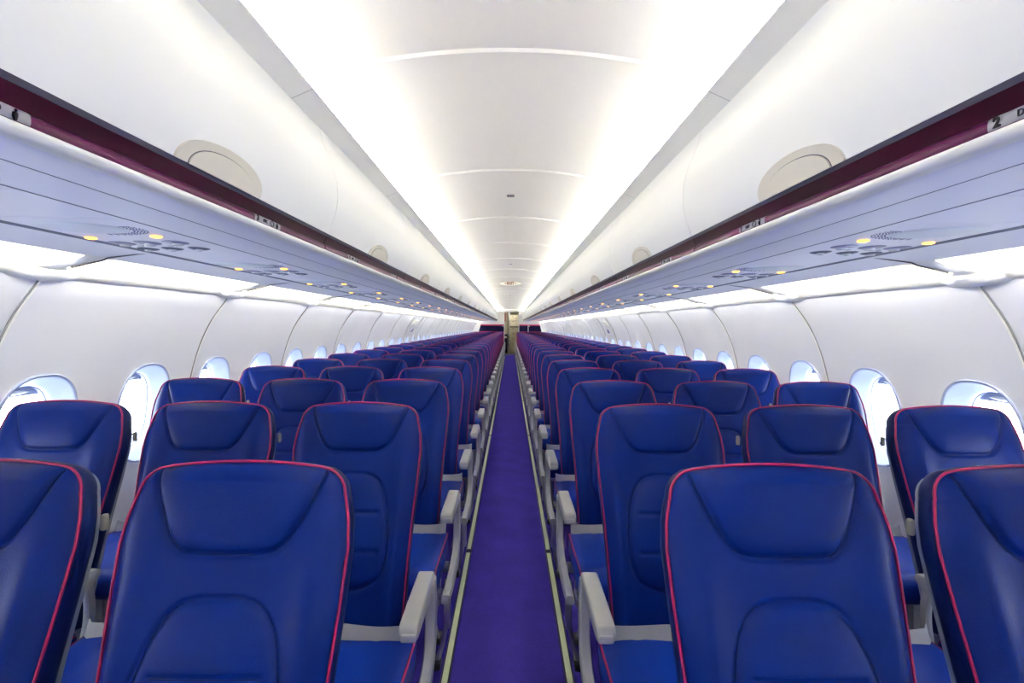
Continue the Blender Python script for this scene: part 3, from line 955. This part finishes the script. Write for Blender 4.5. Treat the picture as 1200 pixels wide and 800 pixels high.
def seat_meshes(sx):
    """all shared meshes of a seat whose aisle lies towards -sx"""
    R = {}
    P = np.array([bmap(FU[i, j], FV[i, j], FW[i, j], sx) for i in range(nvv) for j in range(nuu)])
    quads = []; 
    for i in range(nvv - 1):
        for j in range(nuu - 1):
            a = i * nuu + j
            q = (a, a + 1, a + nuu + 1, a + nuu)
            quads.append(q if sx > 0 else q[::-1])
    full = pymesh('tmp', P, quads)
    N = np.zeros(len(P) * 3); full.vertex_normals.foreach_get('vector', N); N = N.reshape(-1, 3)
    bpy.data.meshes.remove(full)
    uc = (FU[:-1, :-1] + FU[1:, 1:]) / 2; vc = (FV[:-1, :-1] + FV[1:, 1:]) / 2
    ih = inside(uc, vc, headpoly).ravel(); il = inside(uc, vc, lum).ravel()
    def sub(mask, name, extraV=None, extraF=None):
        fs = [quads[i] for i in np.nonzero(mask)[0]]
        used = sorted({i for f in fs for i in f}); mp = {o: n for n, o in enumerate(used)}
        V = [P[i] for i in used]; F = [tuple(mp[i] for i in f) for f in fs]; NN = [N[i] for i in used]
        me = pymesh(name, V, F); fix_normals_from(me, NN)
        return me
    R['backrest'] = sub(~ih & ~il, 'backrest'); R['headrest'] = sub(ih, 'headrest'); R['lumbar_pad'] = sub(il, 'lumbar_pad')
    # outline loop
    out = [(i, 0) for i in range(nvv)] + [(nvv - 1, j) for j in range(1, nuu - 1)] + [(i, nuu - 1) for i in range(nvv - 1, -1, -1)]
    out = out[::2] + ([out[-1]] if len(out) % 2 == 0 else [])
    loop = [(FU[i, j], FV[i, j]) for i, j in out]
    cx, cy = 0, .36
    def ring(w, inset, T=0):
        r = []
        for k, (u, v) in enumerate(loop):
            a = loop[max(k - 1, 0)]; b_ = loop[min(k + 1, len(loop) - 1)]
            t = np.array([b_[0] - a[0], b_[1] - a[1]]); t /= np.linalg.norm(t) + 1e-9
            nn = np.array([-t[1], t[0]])        # loop goes up the left side: outward normal
            ww = w * (1 + .45 * (1 - v / BLN)) if w < -.02 else w
            r.append(bmap(u + nn[0] * -inset, v + nn[1] * -inset, ww, sx))
        return r
    def loft(rings, cap=False):
        mb = MB(); V = sum(rings, []); n = len(rings[0]); F = []
        for i in range(len(rings) - 1):
            for k in range(n - 1): F.append((i * n + k, i * n + k + 1, (i + 1) * n + k + 1, (i + 1) * n + k))
        if cap: F.append(tuple((len(rings) - 1) * n + k for k in range(n)))
        return mb.add(V, F)
    R['side_panel'] = loft([ring(.0, .0005), ring(-.006, -.0035), ring(-.018, -.0050), ring(-.034, -.002), ring(-.045, .005), ring(-.050, .013)]).mesh('side_panel', True, 60)
    R['seat_shell'] = loft([ring(-.043, .006), ring(-.056, .008), ring(-.068, .018), ring(-.072, .03)], True).mesh('seat_shell', True, 60)
    pip = ring(.0015, -.0015)
    R['piping'] = MB().tube(pip, .0030, 7).mesh('piping', True, 80)
    mb = MB()
    def on_surf(poly, lift):
        pts = []
        for (u, v) in poly:
            E = min(halfw(min(v, .699)) - abs(u), BLN - v)
            w = float(wfun(np.array([u]), np.array([v]), np.array([max(E, .0)]))[0])
            pts.append(bmap(u, v, w + lift, sx))
        return pts
    hp = [p for p in head if p[1] < .692]
    mb.tube(on_surf(hp, .0003), .0012, 5); mb.tube(on_surf(lum, .0003), .0012, 5, closed=True)
    for st in (st1, st2): mb.tube(on_surf([(st[0][0] + (st[1][0] - st[0][0]) * i / 12, st[0][1]) for i in range(13)], .0003), .0010, 5)
    R['seam_stitching'] = mb.mesh('seam_stitching', True, 80)
    # cushion: grid wrapped profile (side view) with puffed top
    prof2 = [(-.225, .400), (-.222, .455), (-.235, .472), (-.30, .474), (-.40, .477), (-.50, .482), (-.58, .486), (-.625, .478), (-.652, .455), (-.658, .425), (-.645, .395), (-.60, .382), (-.40, .378), (-.24, .382)]
    prof2 = [tuple(p) for p in catmull(prof2, 3, closed=True)]
    V = []; F = []; nx = 26; n = len(prof2)
    for i in range(nx + 1):
        s = -1 + 2 * i / nx; u = math.copysign(abs(s) ** .8, s)
        edge = max(0, 1 - abs(u))
        sh = 1 - .05 * math.exp(-edge / .03)
        for (y, z) in prof2:
            top = .010 * (1 - math.exp(-edge / .10)) * (1 if z > .44 else 0)
            groove = .004 * math.exp(-((abs(u * .24) - .135) / .006) ** 2) if z > .44 else 0
            V.append((sx * u * .240, -.44 + (y + .44) * sh, .43 + (z - .43) * sh + top - groove))
    for i in range(nx):
        for k in range(n):
            k2 = (k + 1) % n; F.append((i * n + k, i * n + k2, (i + 1) * n + k2, (i + 1) * n + k))
    F += [tuple(range(n)), tuple(nx * n + k for k in range(n - 1, -1, -1))]
    R['seat_cushion'] = MB().add(V, F).mesh('seat_cushion', True, 60)
    mb = MB()
    for s in (-1, 1):
        pts = [(s * .2385, -.24, .470)] + [(s * .2395, y, z - .001) for y, z in ((-.30, .4735), (-.40, .4765), (-.50, .481), (-.575, .484), (-.615, .476), (-.638, .455), (-.645, .425), (-.635, .40))]
        mb.tube([tuple(p) for p in catmull(pts, 4)], .0036, 7)
    R['cushion_piping'] = mb.mesh('cushion_piping', True, 80)
    # belt: webbing laid across the rear of the cushion
    mb = MB(); V = []; F = []; m = 22
    for i in range(m + 1):
        s = -1 + 2 * i / m
        y = -.262 - .006 * math.sin(s * 3) + (.02 if abs(s) > .93 else 0); z = .497 + .004 * math.cos(s * 5)
        for (dy, dz) in ((.010, .022), (-.008, -.020), (-.0055, -.021), (.0125, .0215)):
            V.append((s * .232, y + dy, z + dz))
    for i in range(m):
        for k in range(4):
            k2 = (k + 1) % 4; F.append((i * 4 + k, i * 4 + k2, i * 4 + 4 + k2, i * 4 + 4 + k))
    F += [(0, 1, 2, 3), (m * 4 + 3, m * 4 + 2, m * 4 + 1, m * 4)]
    R['seat_belt'] = MB().add(V, F).mesh('seat_belt', True, 50)
    # buckle plate on the belt
    R['belt_buckle'] = MB().box(-.028, .028, -.286, -.272, .478, .516, .004).mesh('belt_buckle')
    def pad(xc, hw, y0, y1):
        # armrest pad: side profile extruded in x with rounding
        pr = [(y1 - .0, .622), (y1 + .010, .640), (y1 - .004, .653), (y1 - .03, .656), ((y0 + y1) / 2, .655), (y0 + .03, .652), (y0 + .006, .646), (y0 - .002, .630), (y0 + .004, .616), (y0 + .03, .610), ((y0 + y1) / 2, .606), (y1 - .05, .600)]
        pr = [tuple(p) for p in catmull(pr, 3, closed=True)]
        V = []; F = []; n = len(pr); cxm = (y0 + y1) / 2
        lay = [(-1, .86), (-.93, .95), (-.75, 1.0), (.75, 1.0), (.93, .95), (1, .86)]
        for (s, k) in lay:
            for (y, z) in pr: V.append((sx * (xc + hw * s), cxm + (y - cxm) * (1 - (1 - k) * .15), .630 + (z - .630) * k))
        for i in range(len(lay) - 1):
            for k in range(n):
                k2 = (k + 1) % n; F.append((i * n + k, i * n + k2, (i + 1) * n + k2, (i + 1) * n + k))
        F += [tuple(range(n)), tuple((len(lay) - 1) * n + k for k in range(n - 1, -1, -1))]
        return MB().add(V, F)
    R['aisle_armrest'] = pad(-.2635, .0235, -.478, -.200).mesh('armrest', True, 50)
    R['armrest'] = pad(-.2525, .0205, -.480, -.195).mesh('armrest', True, 50)
    R['armrest_end_cap'] = MB().box(min(sx * -.286, sx * -.245), max(sx * -.286, sx * -.245), -.482, -.468, .612, .636, .006, 3).mesh('end_cap')
    # aisle side frame: swept band
    def band(center, width, x0, x1, mi=0, mb=None):
        mb = mb or MB(); c = [np.array(p) for p in catmull(center, 6)]
        L = []; Rr = []
        for i, p in enumerate(c):
            a = c[max(i - 1, 0)]; b_ = c[min(i + 1, len(c) - 1)]; t = (b_ - a) / (np.linalg.norm(b_ - a) + 1e-9); nn = np.array([-t[1], t[0]])
            w = np.interp(i / (len(c) - 1), [0, .15, .5, .9, 1], width)
            L.append(p + nn * w); Rr.append(p - nn * w)
        n = len(c); V = []; F = []
        e = .004
        for (xx, k) in ((x0, .82), (x0 + e, 1), (x1 - e, 1), (x1, .82)):
            for i in range(n): V.append((sx * xx, *(c[i] + (L[i] - c[i]) * k)))
            for i in range(n): V.append((sx * xx, *(c[i] + (Rr[i] - c[i]) * k)))
        st = 2 * n
        for l in range(3):
            for i in range(n - 1):
                F.append((l * st + i, l * st + i + 1, (l + 1) * st + i + 1, (l + 1) * st + i))
                F.append((l * st + n + i, (l + 1) * st + n + i, (l + 1) * st + n + i + 1, l * st + n + i + 1))
            F.append((l * st, (l + 1) * st, (l + 1) * st + n, l * st + n)); F.append((l * st + n - 1, l * st + 2 * n - 1, (l + 1) * st + 2 * n - 1, (l + 1) * st + n - 1))
        for i in range(n - 1):
            F.append((i, n + i, n + i + 1, i + 1)); F.append((3 * st + i, 3 * st + i + 1, 3 * st + n + i + 1, 3 * st + n + i))
        return mb.add(V, F, mi)
    cen = [(-.205, .625), (-.192, .560), (-.190, .490), (-.205, .425), (-.255, .382), (-.34, .362), (-.45, .358), (-.595, .372)]
    R['side_frame'] = band(cen, [.024, .028, .034, .026, .016], -.291, -.262).mesh('side_frame', True, 40)
    R['frame_rib'] = band(cen, [.004, .006, .008, .005, .003], -.2925, -.288).mesh('frame_rib', True, 40)
    R['arm_link'] = band([(-.215, .615), (-.205, .54), (-.212, .47), (-.235, .40)], [.014, .014, .014, .016, .018], -.2615, -.2435).mesh('arm_link', True, 40)
    # beams, legs
    mb = MB(); 
    for y in (-.30, -.52): mb.cyl((-.2525, y, .352), (.2525, y, .352), .022, 14)
    R['seat_beam'] = mb.mesh('seat_beam')
    def leg(x, y, splay):
        mb = MB()
        mb.box(min(sx * (x - .012), sx * (x + .012)), max(sx * (x - .012), sx * (x + .012)), y - .02, y + .02, .165, .352, .003)
        mb.tube([(sx * (x + .002), y, .185), (sx * (x + .018), y, .09), (sx * (x + splay), y, .02)], .010, 10)
        return mb
    R['front_leg'] = leg(-.262, -.42, .040).mesh('leg', True); R['rear_leg'] = leg(-.20, -.26, .0).mesh('leg', True)
    for nm, (x, y) in (('front_foot', (-.222, -.42)), ('rear_foot', (-.20, -.26))):
        R[nm] = MB().box(min(sx * (x - .017), sx * (x + .017)), max(sx * (x - .017), sx * (x + .017)), y - .03, y + .03, 0, .030, .006).mesh('foot')
    R['window_leg'] = leg(.10, -.44, .0).mesh('leg', True); R['window_leg_b'] = leg(.10, -.26, .0).mesh('leg', True)
    R['coat_hook'] = MB().box(-.0055, .0055, -.007, .007, -.016, .016, .004, 3).mesh('coat_hook')
    R['coat_hook'].transform(Matrix.Translation(bmap(-.2185, .588, -.050, sx)))
    mm = {'backrest': 'leather', 'headrest': 'leather', 'lumbar_pad': 'leather', 'side_panel': 'leather_side', 'seat_shell': 'shell', 'piping': 'piping',
          'seam_stitching': 'thread', 'seat_cushion': 'cushion', 'cushion_piping': 'piping', 'seat_belt': 'belt', 'belt_buckle': 'steel', 'aisle_armrest': 'arm',
          'armrest': 'arm', 'armrest_end_cap': 'armcap', 'side_frame': 'armcap', 'frame_rib': 'rib', 'arm_link': 'armcap', 'seat_beam': 'steel',
          'front_leg': 'steel', 'rear_leg': 'steel', 'window_leg': 'steel', 'window_leg_b': 'steel', 'front_foot': 'black', 'rear_foot': 'black', 'coat_hook': 'hook'}
    for k, v in mm.items(): R[k].materials.append(M[v])
    return R

def make_seat(R, kind, sx):
    t = thing('airline_seat', '', 'seat', (0, 0, 0), 'blue seats in rows either side of the aisle')
    b = link('backrest', R['backrest'], parent=t)
    for k in ('headrest', 'lumbar_pad', 'side_panel', 'piping', 'seam_stitching', 'seat_shell'):
        o = link(k, R[k], parent=b)
        if k == 'piping': o['label'] = 'magenta piping'
        if k == 'seat_shell': o['label'] = 'grey rear shell'
    c = link('seat_cushion', R['seat_cushion'], parent=t); link('piping', R['cushion_piping'], parent=c)
    bl = link('seat_belt', R['seat_belt'], parent=t); link('buckle', R['belt_buckle'], parent=bl)
    if kind == 'aisle':
        a = link('armrest', R['aisle_armrest'], parent=t); link('end_cap', R['armrest_end_cap'], parent=a)
        f = link('side_frame', R['side_frame'], parent=t); link('frame_rib', R['frame_rib'], parent=f)
        for l, ft in (('front_leg', 'front_foot'), ('rear_leg', 'rear_foot')):
            g = link('leg', R[l], parent=t); link('foot', R[ft], parent=g)
    else:
        for nm in ('armrest', 'arm_link'):
            a = link(nm, R[nm], parent=t)
            if kind == 'window': a.location.x = 0
        link('coat_hook', R['coat_hook'], parent=b)
        if kind == 'window':
            link('leg', R['window_leg'], parent=t); link('leg', R['window_leg_b'], parent=t)
    link('seat_beam', R['seat_beam'], parent=t)
    return t

ROWD0, PITCH, NROW = .955, .735, 31
for sx in (-1, 1):
    R = seat_meshes(sx)
    for kind, xc in (('aisle', .512), ('middle', 1.022), ('window', 1.529)):
        proto = make_seat(R, kind, sx)
        for r in range(NROW):
            o = proto if r == 0 else copy_tree(proto)
            o.location = (sx * xc, ROWD0 + PITCH * r, 0)
            rr = ordinal(r + 1) if r else 'front'
            if r == NROW - 1: rr = 'last'
            pos = {'aisle': 'beside the aisle with grey armrest', 'middle': 'in the middle of its three', 'window': 'beside the window wall'}[kind]
            row = {'front': 'nearest row', 'last': 'farthest row at the bulkhead'}.get(rr, rr + ' row from the viewer')
            o['label'] = 'blue leather seat %s, %s, %s side' % (pos, row, side_name(sx))

# ------------------------------------------------------------------ bulkheads and galley at the far end
BY = Y1 + .02
def wall_in(z):
    qs = np.interp(-z, -pf[:, 1], arc); return prof(qs)[0]
for sx, xi in ((-1, .275), (1, .405)):
    t = thing('cabin_divider', 'navy divider with magenta lines and white frame %s of the galley doorway' % side_name(sx), 'divider', (0, BY, 0))
    zs = np.linspace(0, 1.56, 14)
    poly = [(xi, 0)] + [(wall_in(z) + .0, z) for z in zs] + [(1.62, 1.62), (1.30, 1.75), (1.30, 2.0), (.70, 2.16), (xi, 2.20)]
    MB().extrude([(sx * x, z) for x, z in poly], .0, .06, lambda a, u, v: (u, a, v)).build('frame_panel', M['bin'], t, smooth=False)
    poly = [(xi + .02, .05), (1.50, .05), (1.55, .7), (1.54, 1.05), (1.50, 1.25), (1.43, 1.48), (xi + .02, 1.48)]
    MB().extrude([(sx * x, z) for x, z in poly], -.02, .0, lambda a, u, v: (u, a, v)).build('navy_panel', M['navy'], t, smooth=False)
    poly = [(xi + .02, 1.425), (1.447, 1.425), (1.43, 1.482), (xi + .02, 1.482)]
    MB().extrude([(sx * x, z) for x, z in poly], -.026, -.02, lambda a, u, v: (u, a, v)).build('magenta_band', M['magenta'], t, smooth=False)
    poly = [(xi + .02, 1.12), (1.53, 1.12), (1.525, 1.14), (xi + .02, 1.14)]
    MB().extrude([(sx * x, z) for x, z in poly], -.026, -.02, lambda a, u, v: (u, a, v)).build('magenta_line', M['magenta'], t, smooth=False)
    MB().box(min(sx * xi, sx * (xi + .03)), max(sx * xi, sx * (xi + .03)), -.03, .06, 0, 2.2, .006).build('door_post', M['bin'], t)
    if sx > 0: MB().box(.86, .885, -.03, -.02, .1, 1.48, .002).build('white_joint', M['bin'], t)
    xx = sx * (xi + .09 if sx < 0 else .93)
    MB().box(xx - .018, xx + .018, -.034, -.02, 1.385, 1.42, .008).build('white_knob', M['bin'], t)
# lintel over doorway
MB().box(-.30, .43, BY, BY + .06, 2.10, 2.26).build('wall_lintel', M['bin'], smooth=False)['kind'] = 'structure'
# galley compartment shell
gx0, gx1, gy0, gy1 = -.95, .95, BY + .06, BY + 1.9
struct(MB().box(gx0, gx1, gy0 - .08, gy1, -.03, 0).build('floor_galley', M['galleydark'], smooth=False))
struct(MB().box(gx0, gx1, gy1, gy1 + .05, -.03, 2.25).build('wall_end', M['galleyw'], smooth=False))
struct(MB().box(gx0 - .05, gx0, gy0 - .0, gy1 + .05, -.03, 2.25).build('wall_galley_left', M['galleyw'], smooth=False))
struct(MB().box(gx1, gx1 + .05, gy0 - .0, gy1 + .05, -.03, 2.25).build('wall_galley_right', M['galleyw'], smooth=False))
struct(MB().box(gx0 - .05, gx1 + .05, gy0 - .0, gy1 + .05, 2.20, 2.25).build('ceiling_galley', M['galleyw'], smooth=False))
t = thing('ceiling_light', 'round warm galley lamp on the far ceiling beyond the doorway', 'light', (.1, gy0 + .5, 2.20))
MB().cyl((0, 0, -.022), (0, 0, 0), .16, 24).build('lamp_rim', M['steel'], t); MB().cyl((0, 0, -.034), (0, 0, -.018), .145, 24).build('diffuser', M['galleylamp'], t)
# galley cabinet on the right
t = thing('galley_unit', 'beige galley cabinet with rows of compartments at the aisle end', 'cabinet', (0, gy0 + 1.0, 0))
MB().box(-.02, .62, 0, .6, 0, 1.98, .01).build('carcass', M['galley'], t)
MB().box(-.03, .63, -.05, 0.0, 1.34, 1.39, .004).build('counter', M['galleydark'], t)
for i, (z0, z1) in enumerate(((.06, .42), (.45, .80), (.83, 1.06), (1.09, 1.32), (1.42, 1.68), (1.70, 1.95))):
    for j in range(2):
        d = MB().box(.0 + j * .31, .295 + j * .31, -.022, 0, z0, z1, .006).build('compartment_door', M['galley' if i < 4 else 'galleyw'], t)
        MB().box(.10 + j * .31, .19 + j * .31, -.036, -.018, z1 - .05, z1 - .03, .004).build('door_latch', M['black'], d)
t = thing('galley_column', 'narrow grey galley column standing in the middle of the doorway view', 'cabinet', (-.05, gy0 + .9, 0))
MB().box(-.035, .025, -.1, .5, 0, 2.1, .008).build('column_body', M['greybox'], t)
for z in (.4, .8, 1.2, 1.6): MB().box(-.02, .01, -.112, -.1, z, z + .08, .003).build('latch', M['galleydark'], t)
t = thing('cream_locker', 'tall cream locker at the left of the galley doorway', 'locker', (-.27, gy0 + 1.1, 0))
MB().box(-.30, .17, 0, .5, 0, 2.1, .01).build('locker_body', M['galleyw'], t)
for z0, z1 in ((.95, 1.25), (1.28, 1.6), (1.63, 2.0)): MB().box(-.28, .155, -.02, 0, z0, z1, .006).build('locker_door', M['galleyw'], t)
t = thing('service_trolley', 'dark blue service trolley parked left of the galley column', 'trolley', (-.24, gy0 + .6, 0))
MB().box(-.13, .10, 0, .45, .06, 1.0, .012).build('trolley_body', M['navy'], t)
MB().box(-.14, .11, -.01, .46, 1.0, 1.04, .006).build('worktop', M['greybox'], t)
MB().box(-.10, .07, -.012, 0, .80, .90, .004).build('label_plate', M['bin'], t)
for x in (-.10, .07):
    for y in (.04, .4): MB().cyl((x - .01, y, .032), (x + .01, y, .032), .032, 14).build('wheel', M['black'], t)
t = thing('red_equipment_bag', 'small red equipment pouch high on the left galley wall', 'pouch', (-.26, gy0 + .35, 1.62))
MB().box(-.07, .03, 0, .10, 0, .42, .02, 3).build('pouch_body', M['red'], t)
MB().box(-.05, .01, -.008, .004, .30, .34, .004).build('buckle', M['black'], t)
MB().box(-.30, -.06, .03, .08, .36, .39, .004).build('hanging_strap', M['black'], t)
